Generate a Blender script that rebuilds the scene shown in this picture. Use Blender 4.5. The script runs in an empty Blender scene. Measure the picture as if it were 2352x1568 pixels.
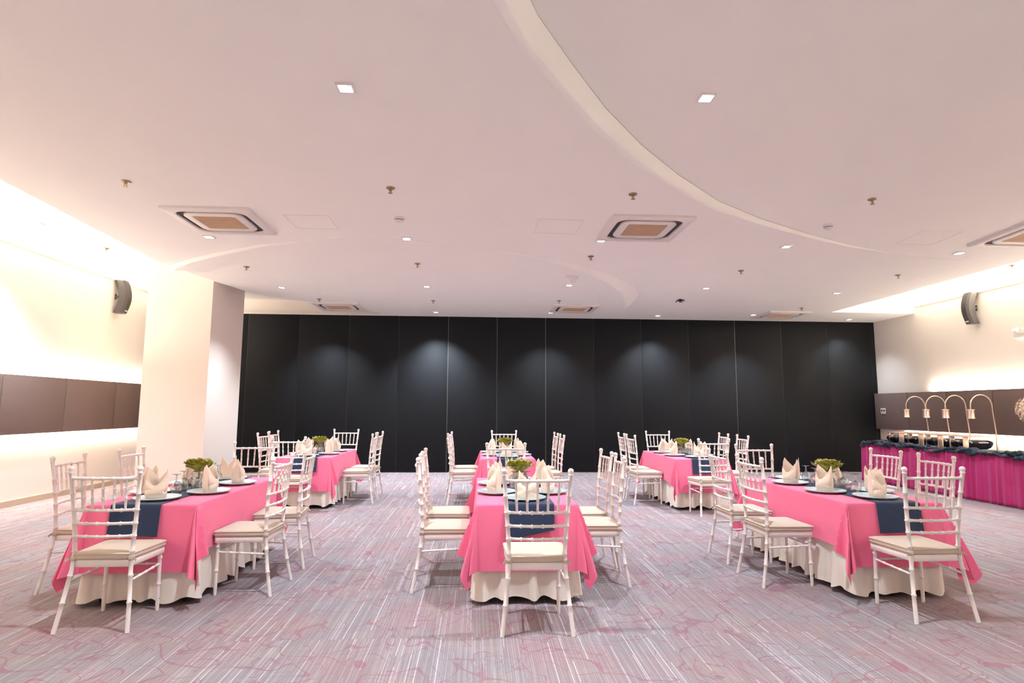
import bpy, bmesh, math, random
from mathutils import Vector, Matrix
from mathutils.geometry import tessellate_polygon
random.seed(7)
PI = math.pi
SC = bpy.context.scene
COL = SC.collection

# ------------------------------------------------------------------ camera, view, world
W_, H_ = 2352.0, 1568.0
F_, YAW, PITCH, ROLL, HC = 1358.843, 0.057056, 0.112526, 0.0051835, 1.3294
_fw = Vector((math.sin(YAW)*math.cos(PITCH), math.cos(YAW)*math.cos(PITCH), math.sin(PITCH)))
_r0 = Vector((math.cos(YAW), -math.sin(YAW), 0.0)); _u0 = _r0.cross(_fw)
_r = math.cos(ROLL)*_r0 + math.sin(ROLL)*_u0
_u = -math.sin(ROLL)*_r0 + math.cos(ROLL)*_u0
cam_d = bpy.data.cameras.new('camera'); cam = bpy.data.objects.new('camera', cam_d); COL.objects.link(cam)
cam_d.sensor_width = 36.0; cam_d.lens = 36.0*F_/W_; cam_d.clip_start = 0.05; cam_d.clip_end = 100
m = Matrix.Identity(4)
for i in range(3):
    m[i][0], m[i][1], m[i][2] = _r[i], _u[i], -_fw[i]
m[2][3] = HC
cam.matrix_world = m
SC.camera = cam
vs = SC.view_settings
vs.view_transform = 'Standard'; vs.look = 'None'; vs.gamma = 1.0; vs.use_curve_mapping = False
vs.exposure = 0.82
w = bpy.data.worlds.new('world'); SC.world = w; w.use_nodes = True
w.node_tree.nodes['Background'].inputs[0].default_value = (0.9, 0.75, 0.65, 1)
w.node_tree.nodes['Background'].inputs[1].default_value = 0.0

WARM = (1.0, 0.87, 0.74); COOL = (0.80, 0.90, 1.0)
E_SPOT = 205.0        # each recessed downlight
E_COVE = 20.0        # ceiling cove strips, W per metre
E_PANEL = 8.0       # strips behind the wall panels, W per metre

def ray(px, py):
    return (px-W_/2)*_r - (py-H_/2)*_u + F_*_fw
def at_z(px, py, z):
    d = ray(px, py); t = (z-HC)/d.z
    return Vector((d.x*t, d.y*t, z))

# ------------------------------------------------------------------ room constants
H = 3.276; D = 12.59; XL = -6.18; XR = 8.79; YN = -8.0; ZL = 3.59; ZR = 3.50
TILT = 0.0433; YT = 7.18; YC = 1.4
def zr(y): return H + TILT*max(0.0, YT-max(y, YC))
CURVE = [(-.42, YC), (-.2, 2.0), (.05, 2.64), (.222, 3.03), (.486, 3.46), (.80, 3.94), (1.19, 4.44), (1.68, 4.95), (2.30, 5.51),
         (2.94, 5.93), (3.70, 6.345), (4.44, 6.70), (5.54, 7.07), (6.21, 7.17), (7.05, 7.2)]
def curve_y(x):
    for a, b in zip(CURVE, CURVE[1:]):
        if a[0] <= x <= b[0]: return a[1] + (b[1]-a[1])*(x-a[0])/(b[0]-a[0])
    return -99 if x < CURVE[0][0] else 7.2
def at_ceiling(px, py):
    p = at_z(px, py, H)
    for _ in range(8):
        z = zr(p.y) if (p.x > CURVE[0][0] and p.y < curve_y(p.x)) else H
        p = at_z(px, py, z)
    return p

# ------------------------------------------------------------------ helpers
class MB:
    def __init__(s): s.v = []; s.f = []
    def add(s, vs_, fs):
        o = len(s.v); s.v += [tuple(p) for p in vs_]; s.f += [tuple(i+o for i in f) for f in fs]; return s
    def box(s, x0, x1, y0, y1, z0, z1):
        return s.add([(x0,y0,z0),(x1,y0,z0),(x1,y1,z0),(x0,y1,z0),(x0,y0,z1),(x1,y0,z1),(x1,y1,z1),(x0,y1,z1)],
                     [(0,3,2,1),(4,5,6,7),(0,1,5,4),(1,2,6,5),(2,3,7,6),(3,0,4,7)])
    def bbox(s, x0, x1, y0, y1, z0, z1, b=0.004):
        bm = bmesh.new(); bmesh.ops.create_cube(bm, size=1)
        for v in bm.verts:
            v.co = Vector(((x0+x1)/2+v.co.x*(x1-x0), (y0+y1)/2+v.co.y*(y1-y0), (z0+z1)/2+v.co.z*(z1-z0)))
        bmesh.ops.bevel(bm, geom=bm.edges[:], offset=b, segments=2, affect='EDGES', profile=.5)
        bm.verts.ensure_lookup_table(); bm.verts.index_update()
        s.add([v.co for v in bm.verts], [[v.index for v in f.verts] for f in bm.faces]); bm.free(); return s
    def tube(s, pts, rad, seg=10, cap=True):
        pts = [Vector(p) for p in pts]; n = len(pts); V = []; F = []
        t0 = (pts[1]-pts[0]).normalized(); ref = Vector((1,0,0)) if abs(t0.x) < .7 else Vector((0,1,0))
        a = (ref - t0*ref.dot(t0)).normalized()
        for i, p in enumerate(pts):
            t = (pts[min(i+1,n-1)]-pts[max(i-1,0)])
            t = t.normalized() if t.length > 1e-9 else t0
            a = (a - t*a.dot(t)).normalized(); b = t.cross(a)
            r = rad[i] if hasattr(rad, '__len__') else rad
            for k in range(seg):
                an = 2*PI*k/seg; V.append(p + a*(r*math.cos(an)) + b*(r*math.sin(an)))
        for i in range(n-1):
            for k in range(seg):
                k2 = (k+1) % seg; F.append((i*seg+k, i*seg+k2, (i+1)*seg+k2, (i+1)*seg+k))
        if cap: F.append(tuple(range(seg-1,-1,-1))); F.append(tuple((n-1)*seg+k for k in range(seg)))
        return s.add(V, F)
    def lathe(s, prof, seg=24, c=(0,0,0), cap=True):
        V = []; F = []; n = len(prof)
        for r, z in prof:
            for k in range(seg):
                an = 2*PI*k/seg; V.append((c[0]+r*math.cos(an), c[1]+r*math.sin(an), c[2]+z))
        for i in range(n-1):
            for k in range(seg):
                k2 = (k+1) % seg; F.append((i*seg+k, i*seg+k2, (i+1)*seg+k2, (i+1)*seg+k))
        if cap:
            if prof[0][0] > 1e-6: F.append(tuple(range(seg-1,-1,-1)))
            if prof[-1][0] > 1e-6: F.append(tuple((n-1)*seg+k for k in range(seg)))
        return s.add(V, F)
    def loft(s, loops, cap=True):
        n = len(loops[0]); V = [p for l in loops for p in l]; F = []
        for i in range(len(loops)-1):
            for k in range(n):
                k2 = (k+1) % n; F.append((i*n+k, i*n+k2, (i+1)*n+k2, (i+1)*n+k))
        if cap: F.append(tuple(range(n-1,-1,-1))); F.append(tuple((len(loops)-1)*n+k for k in range(n)))
        return s.add(V, F)
    def grid(s, rows):
        n = len(rows[0]); F = []
        for i in range(len(rows)-1):
            for k in range(n-1): F.append((i*n+k, i*n+k+1, (i+1)*n+k+1, (i+1)*n+k))
        return s.add([p for r in rows for p in r], F)
    def ngon(s, pts):
        tris = tessellate_polygon([[Vector(p) for p in pts]])
        return s.add(pts, [tuple(t) for t in tris])
    def mesh(s, name, mat, smooth=35):
        me = bpy.data.meshes.new(name); me.from_pydata(s.v, [], s.f); me.validate(); 
        if smooth:
            me.polygons.foreach_set('use_smooth', [True]*len(me.polygons)); me.set_sharp_from_angle(angle=math.radians(smooth))
        if mat: me.materials.append(mat)
        me.update(); return me
    def build(s, name, mat, parent=None, smooth=35, solid=0):
        if solid:
            me = s.mesh(name, mat, smooth); bm = bmesh.new(); bm.from_mesh(me)
            bmesh.ops.recalc_face_normals(bm, faces=bm.faces[:]); bmesh.ops.solidify(bm, geom=bm.faces[:], thickness=solid); bm.to_mesh(me); bm.free()
            me.polygons.foreach_set('use_smooth', [True]*len(me.polygons)); me.update()
        else: me = s.mesh(name, mat, smooth)
        o = bpy.data.objects.new(name, me); COL.objects.link(o)
        if parent: o.parent = parent
        return o

def tag(o, label=None, cat=None, group=None, kind=None):
    if label: o['label'] = label
    if cat: o['category'] = cat
    if group: o['group'] = group
    if kind: o['kind'] = kind
    return o
def empty(name, loc=(0,0,0), rz=0):
    o = bpy.data.objects.new(name, None); COL.objects.link(o); o.location = loc; o.rotation_euler = (0,0,rz); o.empty_display_size = .1
    return o
def copy_tree(o, parent=None):
    c = o.copy(); COL.objects.link(c)
    if parent: c.parent = parent
    for ch in list(KIDS.get(o.name, [])): copy_tree(ch, c)
    return c
KIDS = {}
def index_kids():
    KIDS.clear()
    for o in bpy.data.objects:
        if o.parent: KIDS.setdefault(o.parent.name, []).append(o)

# ------------------------------------------------------------------ materials
def mat(name, col=(.8,.8,.8), rough=.5, metal=0.0, **kw):
    m = bpy.data.materials.new(name); m.use_nodes = True
    b = m.node_tree.nodes['Principled BSDF']
    b.inputs['Base Color'].default_value = (*col, 1); b.inputs['Roughness'].default_value = rough; b.inputs['Metallic'].default_value = metal
    for k, v in kw.items(): b.inputs[k].default_value = v
    return m
def srgb(r, g, b):
    return tuple(((c/255+.055)/1.055)**2.4 if c > 10 else c/255/12.92 for c in (r,g,b))
class NT:
    def __init__(s, m): s.t = m.node_tree; s.b = s.t.nodes['Principled BSDF']
    def n(s, typ, **kw):
        nd = s.t.nodes.new(typ)
        for k, v in kw.items():
            if k.startswith('i_'):
                key = k[2:]; key = int(key) if key.isdigit() else key.replace('_', ' ')
                nd.inputs[key].default_value = v
            else: setattr(nd, k, v)
        return nd
    def l(s, a, b): s.t.links.new(a, b)
    def math(s, op, a, b=None, c=None, clamp=False):
        nd = s.n('ShaderNodeMath', operation=op, use_clamp=clamp)
        for i, x in enumerate((a, b, c)):
            if x is None: continue
            if isinstance(x, (int, float)): nd.inputs[i].default_value = x
            else: s.l(x, nd.inputs[i])
        return nd.outputs[0]
    def mix(s, fac, a, b):
        nd = s.n('ShaderNodeMix', data_type='RGBA')
        for key, x in ((0, fac), (6, a), (7, b)):
            if isinstance(x, (int, float)): nd.inputs[key].default_value = x
            elif isinstance(x, tuple): nd.inputs[key].default_value = (*x, 1)
            else: s.l(x, nd.inputs[key])
        return nd.outputs[2]
    def obj(s): return s.n('ShaderNodeTexCoord').outputs['Object']
    def noise(s, vec, scale, detail=2, rough=.5, dist=0.0):
        nd = s.n('ShaderNodeTexNoise'); nd.inputs['Scale'].default_value = scale; nd.inputs['Detail'].default_value = detail
        nd.inputs['Roughness'].default_value = rough; nd.inputs['Distortion'].default_value = dist
        if vec is not None: s.l(vec, nd.inputs['Vector'])
        return nd
    def ramp(s, fac, a, b, smooth=True):
        nd = s.n('ShaderNodeMapRange', interpolation_type='SMOOTHSTEP' if smooth else 'LINEAR', clamp=True)
        nd.inputs[1].default_value = a; nd.inputs[2].default_value = b; s.l(fac, nd.inputs[0]); return nd.outputs[0]
    def bump(s, h, strength=.2, dist=.01):
        nd = s.n('ShaderNodeBump'); nd.inputs['Strength'].default_value = strength; nd.inputs['Distance'].default_value = dist
        s.l(h, nd.inputs['Height']); s.l(nd.outputs[0], s.b.inputs['Normal'])

def fabric(name, col, col2=None, rough=.9, scale=500, bump=.15):
    m = mat(name, col, rough); t = NT(m); v = t.obj()
    n1 = t.noise(v, 6, 3); n2 = t.noise(v, scale, 1)
    t.l(t.mix(n1.outputs[0], col, col2 or tuple(c*.9 for c in col)), t.b.inputs['Base Color'])
    t.bump(n2.outputs[0], bump, .002); t.b.inputs['Specular IOR Level'].default_value = .2
    t.b.inputs['Sheen Weight'].default_value = .15
    return m
def plaster(name, col):
    m = mat(name, col, .85); t = NT(m); v = t.obj()
    n = t.noise(v, 1.5, 4); t.l(t.mix(n.outputs[0], col, tuple(c*.96 for c in col)), t.b.inputs['Base Color'])
    t.bump(t.noise(v, 60, 3).outputs[0], .05, .003); t.b.inputs['Specular IOR Level'].default_value = .2
    return m

M = {}
M['ceiling'] = plaster('ceiling_paint', (.94, .935, .88))
M['wall'] = plaster('wall_paint', (.88, .82, .75))
M['pillar'] = plaster('pillar_paint', (.82, .74, .67))
M['base'] = mat('baseboard_paint', (.56, .45, .34), .5)
M['white_plastic'] = mat('white_plastic', (.82, .78, .74), .4)
M['white_trim'] = mat('white_trim', (.85, .82, .78), .5)
M['black'] = mat('black_plastic', (.015, .015, .017), .4)
M['dark_slot'] = mat('dark_vent', (.03, .025, .02), .6)
M['grille'] = mat('ac_grille', (.62, .45, .30), .6)
M['brass'] = mat('sprinkler_brass', (.42, .33, .2), .35, .9)
M['copper'] = mat('rose_gold_metal', (.90, .70, .57), .35, .85)
M['gold_wire'] = mat('gold_wire', (.50, .36, .22), .35, .9)
M['speaker'] = mat('speaker_grey', (.05, .045, .043), .7)
t = NT(M['speaker']); t.bump(t.noise(t.obj(), 400, 1).outputs[0], .4, .002)
M['black_gloss'] = mat('black_enamel', (.012, .012, .014), .12)
M['steel'] = mat('bright_steel', (.75, .72, .7), .18, 1.0)
# upholstered wall band
def panel_fabric(name, col):
    m = mat(name, col, .8); t = NT(m); v = t.obj()
    t.l(t.mix(t.noise(v, 300, 2).outputs[0], tuple(c*.8 for c in col), tuple(c*1.2 for c in col)), t.b.inputs['Base Color'])
    t.bump(t.noise(v, 350, 1).outputs[0], .2, .002); return m
M['band'] = panel_fabric('band_fabric', (.20, .145, .13))
M['dark_panel'] = panel_fabric('dark_partition', (.0075, .0087, .0105))
M['dark_panel'].node_tree.nodes['Principled BSDF'].inputs['Roughness'].default_value = .6
M['dark_panel'].node_tree.nodes['Principled BSDF'].inputs['Specular IOR Level'].default_value = .2
M['seam'] = mat('partition_seam', (.16, .14, .12), .4, .5)
# carpet
def carpet():
    m = mat('carpet', (.4,.33,.33), 1.0); t = NT(m); v = t.obj()
    t.b.inputs['Specular IOR Level'].default_value = .05
    sx = t.n('ShaderNodeSeparateXYZ'); t.l(v, sx.inputs[0]); X, Y = sx.outputs[0], sx.outputs[1]
    # tile index so lines break at tile joints
    tx = t.math('FLOOR', t.math('MULTIPLY', X, 2.0)); ty = t.math('FLOOR', t.math('MULTIPLY', Y, 1.1))
    tile = t.math('ADD', t.math('MULTIPLY', tx, 7.31), t.math('MULTIPLY', ty, 3.77))
    def lines(freq, ys, seed, lo, hi):
        q = t.math('FLOOR', t.math('MULTIPLY', X, freq))
        cb = t.n('ShaderNodeCombineXYZ'); t.l(q, cb.inputs[0]); t.l(t.math('FLOOR', t.math('MULTIPLY', t.math('ADD', Y, t.math('MULTIPLY', q, .137)), ys)), cb.inputs[1])
        t.l(t.math('ADD', tile, seed), cb.inputs[2])
        wn = t.n('ShaderNodeTexWhiteNoise', noise_dimensions='3D'); t.l(cb.outputs[0], wn.inputs[0])
        fr = t.math('FRACT', t.math('MULTIPLY', X, freq))
        mask = t.math('MULTIPLY', t.ramp(fr, .1, .3), t.math('SUBTRACT', 1.0, t.ramp(fr, .6, .8)))
        return t.math('MULTIPLY', mask, t.ramp(wn.outputs[0], lo, hi))
    l1 = lines(210, 1.6, 0.0, .35, 1.0); l2 = lines(95, .9, 5.0, .86, 1.0)
    patch = t.noise(v, 1.7, 2); patch2 = t.noise(v, 4.5, 2)
    base = t.mix(t.ramp(patch.outputs[0], .35, .65), (.235, .208, .218), (.265, .19, .195))
    base = t.mix(t.math('MULTIPLY', t.ramp(patch2.outputs[0], .5, .75), .4), base, (.30, .255, .21))
    # warm dark weave between lines
    base = t.mix(t.math('MULTIPLY', l1, .52), base, (.50, .46, .48))
    base = t.mix(t.math('MULTIPLY', l2, .6), base, (.66, .62, .66))
    # vine swirls: contour lines of smooth distorted noise
    def vine(scale, seed, wdt, dist):
        mp = t.n('ShaderNodeMapping'); mp.inputs['Location'].default_value = (seed, seed*1.7, 0); t.l(v, mp.inputs[0])
        nz = t.noise(mp.outputs[0], scale, 0.0, .3, dist)
        d1 = t.math('ABSOLUTE', t.math('SUBTRACT', nz.outputs[0], .5))
        wn = t.noise(mp.outputs[0], scale*2.2, 1.0)
        ww = t.math('MULTIPLY', t.ramp(wn.outputs[0], .3, .75), wdt)
        return t.math('SUBTRACT', 1.0, t.math('DIVIDE', d1, t.math('ADD', ww, .004)), clamp=True)
    v1 = vine(2.8, 3.1, .028, 1.0); v2 = vine(3.7, 11.7, .022, 1.3); v3 = vine(6.0, 23.3, .022, 1.0)
    msk = t.ramp(t.noise(v, 2.3, 1).outputs[0], .42, .58)
    vv = t.math('MAXIMUM', t.ramp(v1, .1, .5), t.ramp(v2, .1, .5))
    vv = t.math('MAXIMUM', vv, t.math('MULTIPLY', t.ramp(v3, .1, .5), msk))
    tint = t.mix(t.noise(v, 1.1, 1).outputs[0], (.33, .085, .13), (.17, .10, .13))
    base = t.mix(t.math('MULTIPLY', vv, .5), base, tint)
    t.l(base, t.b.inputs['Base Color'])
    t.bump(t.math('ADD', l1, t.noise(v, 300, 1).outputs[0]), .25, .003)
    return m
M['carpet'] = carpet()
M['pink'] = fabric('pink_cloth', (.87, .18, .31), (.84, .165, .29))
M['white_cloth'] = fabric('cream_cloth', (.82, .74, .66), (.78, .70, .62))
M['navy'] = fabric('navy_cloth', (.018, .028, .062), (.026, .038, .08))
M['navy_satin'] = fabric('navy_satin', (.005, .010, .021), (.010, .022, .04), .5)
M['magenta'] = fabric('magenta_velvet', (.36, .013, .105), (.45, .035, .16), .7, 200, .3)
M['napkin'] = fabric('peach_napkin', (.86, .69, .55), (.84, .66, .52))
M['cushion'] = fabric('beige_cushion', (.60, .495, .40), (.55, .445, .345))
# chipped white paint
def chair_paint():
    m = mat('chipped_white_paint', (.86,.80,.75), .38); t = NT(m); v = t.obj()
    n = t.noise(v, 45, 3, .6); k = t.ramp(n.outputs[0], .70, .73)
    t.l(t.mix(k, t.mix(t.noise(v, 8, 2).outputs[0], (.88,.82,.77), (.82,.74,.69)), (.35,.2,.12)), t.b.inputs['Base Color']); return m
M['chair'] = chair_paint()
def charger():
    m = mat('charger_plate', (.62,.72,.74), .32, .35); t = NT(m); v = t.obj()
    vo = t.n('ShaderNodeTexVoronoi'); vo.inputs['Scale'].default_value = 90; t.l(v, vo.inputs['Vector'])
    t.bump(vo.outputs[0], .5, .003); return m
M['charger'] = charger()
def thin_glass(name, tint=(1,1,1), base=.10):
    m = bpy.data.materials.new(name); m.use_nodes = True; nt = m.node_tree; nt.nodes.clear()
    out = nt.nodes.new('ShaderNodeOutputMaterial'); mx = nt.nodes.new('ShaderNodeMixShader')
    tr = nt.nodes.new('ShaderNodeBsdfTransparent'); tr.inputs[0].default_value = (*tint, 1)
    gl = nt.nodes.new('ShaderNodeBsdfGlossy'); gl.inputs['Roughness'].default_value = .05
    lw = nt.nodes.new('ShaderNodeLayerWeight'); lw.inputs[0].default_value = .35
    mr = nt.nodes.new('ShaderNodeMapRange'); mr.inputs[3].default_value = base; mr.inputs[4].default_value = .75
    nt.links.new(lw.outputs['Facing'], mr.inputs[0]); nt.links.new(mr.outputs[0], mx.inputs[0])
    nt.links.new(tr.outputs[0], mx.inputs[1]); nt.links.new(gl.outputs[0], mx.inputs[2]); nt.links.new(mx.outputs[0], out.inputs[0])
    return m
M['glass'] = thin_glass('clear_glass', (.84,.87,.88), .24)
M['pane'] = thin_glass('terrarium_glass', (.96,.97,.97), .06)
def leaf_mat():
    m = mat('lettuce_leaf', (.3,.4,.05), .5); t = NT(m)
    at = t.n('ShaderNodeAttribute', attribute_name='edge'); n = t.noise(t.obj(), 30, 3)
    f = t.math('MULTIPLY', at.outputs['Fac'], t.ramp(n.outputs[0], .35, .6))
    t.l(t.mix(f, t.mix(n.outputs[0], (.33,.42,.04), (.58,.62,.14)), (.35,.17,.05)), t.b.inputs['Base Color'])
    t.b.inputs['Subsurface Weight'].default_value = 0.0
    return m
M['leaf'] = leaf_mat()
M['stem'] = mat('plant_stem', (.35,.30,.12), .7)
M['flower'] = fabric('dried_petal', (.93,.78,.62), (.86,.62,.44))
def emit(name, col, st):
    m = bpy.data.materials.new(name); m.use_nodes = True; nt = m.node_tree; nt.nodes.clear()
    o = nt.nodes.new('ShaderNodeOutputMaterial'); e = nt.nodes.new('ShaderNodeEmission'); e.inputs[0].default_value = (*col,1); e.inputs[1].default_value = st
    nt.links.new(e.outputs[0], o.inputs[0]); return m
M['lens'] = emit('downlight_lens', (.86,.95,1.0), 9.0)

# ------------------------------------------------------------------ lights
def area_strip(name, loc, length, width, power, direction, axis='Y', col=WARM, spread=PI):
    l = bpy.data.lights.new(name, 'AREA'); l.shape = 'RECTANGLE'; l.size = length; l.size_y = width; l.energy = power; l.color = col; l.spread = spread
    o = bpy.data.objects.new(name, l); COL.objects.link(o)
    z = -Vector(direction).normalized(); x = Vector((0,1,0)) if axis == 'Y' else Vector((1,0,0))
    y = z.cross(x).normalized(); mm = Matrix.Identity(4)
    for i in range(3): mm[i][0], mm[i][1], mm[i][2], mm[i][3] = x[i], y[i], z[i], loc[i]
    o.matrix_world = mm; return o

# ------------------------------------------------------------------ setting
def struct(o, label=None): tag(o, label, None, None, 'structure'); return o
struct(MB().box(XL-.3, XR+.3, YN-.3, D+.3, -.12, 0).build('floor', M['carpet'], smooth=0), 'mauve striped carpet with pink vine pattern')
wl = struct(MB().box(XL-.2, XL, YN, D+.2, 0, ZL+.1).build('wall_left', M['wall'], smooth=0), 'cream side wall behind the pillar')
wr = struct(MB().box(XR, XR+.2, YN, D+.2, 0, ZL+.1).build('wall_right', M['wall'], smooth=0), 'cream side wall behind the buffet')
wb = struct(MB().box(XL-.2, XR+.2, D+.03, D+.2, 0, ZL+.1).build('wall_back', M['wall'], smooth=0), 'dark folding partition wall with tall panels')
wf = struct(MB().box(XL-.2, XR+.2, YN-.2, YN, 0, ZL+.1).build('wall_front', M['wall'], smooth=0), 'cream wall at the other end of the hall')
# dark partition: tall leaves, each a piece, with slim seam strips between
edges = [XL, -4.81] + [-4.81+1.042*i for i in range(1, 13)] + [8.70, XR]
for a, b in zip(edges, edges[1:]):
    MB().bbox(a+.006, b-.006, D-.02, D+.035, .012, H-.004, .004).build('panel', M['dark_panel'], wb)
for i, e in enumerate(edges[1:-1]):
    MB().box(e-.006, e+.006, D-.012, D+.02, .012, H-.01).build('seam_strip', M['seam'] if i in (4, 5, 6, 10) else M['black'], wb, smooth=0)
MB().box(XL, XR, D-.045, D+.03, H-.004, H+.02).build('head_track', M['white_trim'], wb, smooth=0)
# side wall upholstered bands standing off the wall
def band(wall, x0, x1, ys, z0, z1):
    for a, b in zip(ys, ys[1:]):
        MB().bbox(x0, x1, a+.005, b-.005, z0, z1, .008).build('panel', M['band'], wall)
    mid = .5*(x0+x1); s = 1 if mid < 0 else -1
    xa, xb = (XL-.001, x0+.004) if s > 0 else (x1-.004, XR+.001)
    MB().box(xa, xb, ys[0]+.1, ys[-1]-.1, z0+.16, z1-.16).build('panel_batten', M['base'], wall, smooth=0)
ysl = [YN+.05, -6.4, -5.2, -4.0, -2.8, -1.6, -.45, .75, 1.95, 3.15, 4.35, 5.55, 6.75, 7.95, 9.135, 10.34, 11.5, D-.03]
ysr = [YN+.05] + [D-.03-1.0*i for i in range(20, -1, -1)]
band(wl, XL+.06, XL+.105, ysl, .952, 1.738)
band(wr, XR-.105, XR-.06, ysr, .930, 1.690)
for nm, x0, x1 in (('baseboard_left', XL, XL+.018), ('baseboard_right', XR-.018, XR)):
    b = struct(MB().box(x0-(.001 if x0 < 0 else 0), x1+(.001 if x0 > 0 else 0), YN, D-.03, 0, .085).build(nm, M['base'], smooth=0), 'tan baseboard along the side wall')
# light strips behind the bands (up and down) and at the top of the walls
LB = 14.0; yc = 5.0
area_strip('band_light_left_up', (XL+.035, 4.0, 1.725), 15.5, .04, E_PANEL*15.5*1.05, (.15, 0, 1))
area_strip('band_light_left_down', (XL+.032, 4.0, .99), 15.5, .03, E_PANEL*15.5, (-.10, 0, -1))
area_strip('band_light_right_up', (XR-.035, 3.6, 1.67), 14.8, .04, E_PANEL*14.8*1.3, (-.15, 0, 1))
area_strip('band_light_right_down', (XR-.032, 4.0, .965), 15.5, .03, E_PANEL*15.5, (.10, 0, -1))
# pillar
struct(MB().bbox(-5.24, -4.235, 9.55, 10.82, -.01, ZL+.02, .006).build('pillar', M['pillar'], smooth=0), 'square cream pillar beside the dark partition')
# ceiling
LEFT = [(-4.0, YN), (-4.0, -2.0), (-4.02, 2.0), (-4.15, 5.18), (-4.35, 8.22), (-4.28, 8.34), (-4.13, 9.3), (-3.94, 10.08), (-3.74, 10.57), (-3.26, 10.92), (-2.82, 11.34), (-2.2, 12.0), (-1.9, D+.03)]
low = [(-.42, YN)] + CURVE + [(7.05, 11.33), (XR, 11.33), (XR, D+.03)] + LEFT[::-1]
mb = MB(); mb.ngon([(x, y, H) for x, y in low])
for a, b in zip(LEFT, LEFT[1:]): mb.add([(*a, H), (*b, H), (*b, ZL), (*a, ZL)], [(0,1,2,3)])
ceiling = struct(mb.build('ceiling', M['ceiling'], smooth=0), 'cream ceiling with sweeping curved steps')
# raised curved bay (slopes gently), its rim and the flat part behind
mb = MB()
off = []
for i, (x, y) in enumerate(CURVE):
    a = Vector(CURVE[max(i-1,0)]); b = Vector(CURVE[min(i+1,len(CURVE)-1)]); tdir = (b-a).normalized(); nrm = Vector((tdir.y, -tdir.x))
    off.append(nrm)
fine = []
for i in range(len(CURVE)-1):
    for k in range(4):
        f = k/4; p = Vector(CURVE[i]).lerp(Vector(CURVE[i+1]), f); n = off[i].lerp(off[i+1], f); fine.append((p, n))
fine.append((Vector(CURVE[-1]), off[-1]))
rows = []
for p, n in fine:
    h = zr(p.y)-H; row = []
    for u_, w_ in ((0.0, 0.0), (.022, .025), (.042, .10), (.060, .26), (.074, .48), (.084, .75), (.09, 1.0)):
        k = min(1.0, h/.12)
        q = p + n*(u_*k); row.append((q.x, q.y, H + h*w_ - .0005))
    rows.append(row)
mb.grid([r_[:3] for r_ in rows]); mb.build('step_lip', M['ceiling'], ceiling, 60)
mb = MB().grid([r_[2:] for r_ in rows]); mb.build('curved_step', M['ceiling'], ceiling, 60)
mb = MB()
rim = [(p+n*(.09*min(1, (zr(p.y)-H)/.12))) for p, n in fine]
mb.ngon([(p.x, p.y, zr(p.y)) for p in rim] + [(7.05, YC, zr(YC))])
mb.ngon([(rim[0].x, YC, zr(YC)), (7.05, YC, zr(YC)), (7.05, YN, zr(YC)), (-.42, YN, zr(YC))])
mb.add([(-.42, YN, H), (-.42, YC, H), (rim[0].x, YC, zr(YC)), (-.42, YN, zr(YC))], [(0,1,2,3)])
mb.build('raised_bay', M['ceiling'], ceiling, 0)
# right slot: inner edge, end face and lid
mb = MB()
mb.ngon([(7.0, YN, ZR), (XR, YN, ZR), (XR, 11.33, ZR), (7.0, 11.33, ZR)])
mb.add([(7.05, 11.33, H), (XR, 11.33, H), (XR, 11.33, ZR), (7.05, 11.33, ZR)], [(0,1,2,3)])
ysx = [YN, YC, 3, 5, 7.2, 11.33]
for a, b in zip(ysx, ysx[1:]): mb.add([(7.05, a, zr(a)), (7.05, b, zr(b)), (7.05, b, ZR), (7.05, a, ZR)], [(0,1,2,3)])
mb.build('cove_recess', M['ceiling'], ceiling, 0)
mb = MB(); mb.ngon([(XL, YN, ZL), (-1.5, YN, ZL), (-1.5, D+.03, ZL), (XL, D+.03, ZL)]); mb.build('cove_recess', M['ceiling'], ceiling, 0)
# inner crescent moulding
Q = [(-4.28,8.344,.055,.03),(-3.83,7.94,.045,.03),(-3.34,7.59,.035,.03),(-2.63,7.13,.022,.02),(-2.05,6.92,.012,.015),(-1.53,6.81,.006,.01),(-1.17,6.765,.002,.01),
     (-.72,6.82,.001,.01),(-.32,6.95,.004,.015),(.264,7.19,.012,.03),(.842,7.49,.022,.04),(1.446,7.99,.05,.06),(1.96,8.65,.075,.11),(2.32,9.3,.095,.18),(2.52,9.9,.10,.22),(2.66,10.4,.085,.15),(2.75,10.95,.07,.09)]
rows = []
for i in range(len(Q)):
    a = Vector(Q[max(i-1,0)][:2]); b = Vector(Q[min(i+1,len(Q)-1)][:2]); td = (b-a).normalized(); n = Vector((td.y, -td.x))
    p = Vector(Q[i][:2]); h, wd = Q[i][2], Q[i][3]
    rows.append([(*(p+n*wd), H+.002), (*(p+n*wd), H-.002), (*(p+n*wd*.5), H-h*.55), (*p, H-h), (*(p-n*.03), H-h), (*(p-n*.25), H-h*.35), (*(p-n*.5), H+.001)])
mb = MB().grid(rows)
mb.add(rows[-1], [tuple(range(7))]); mb.add(rows[0], [tuple(range(7))])
mb.build('curved_step', M['ceiling'], ceiling, 50)
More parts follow.
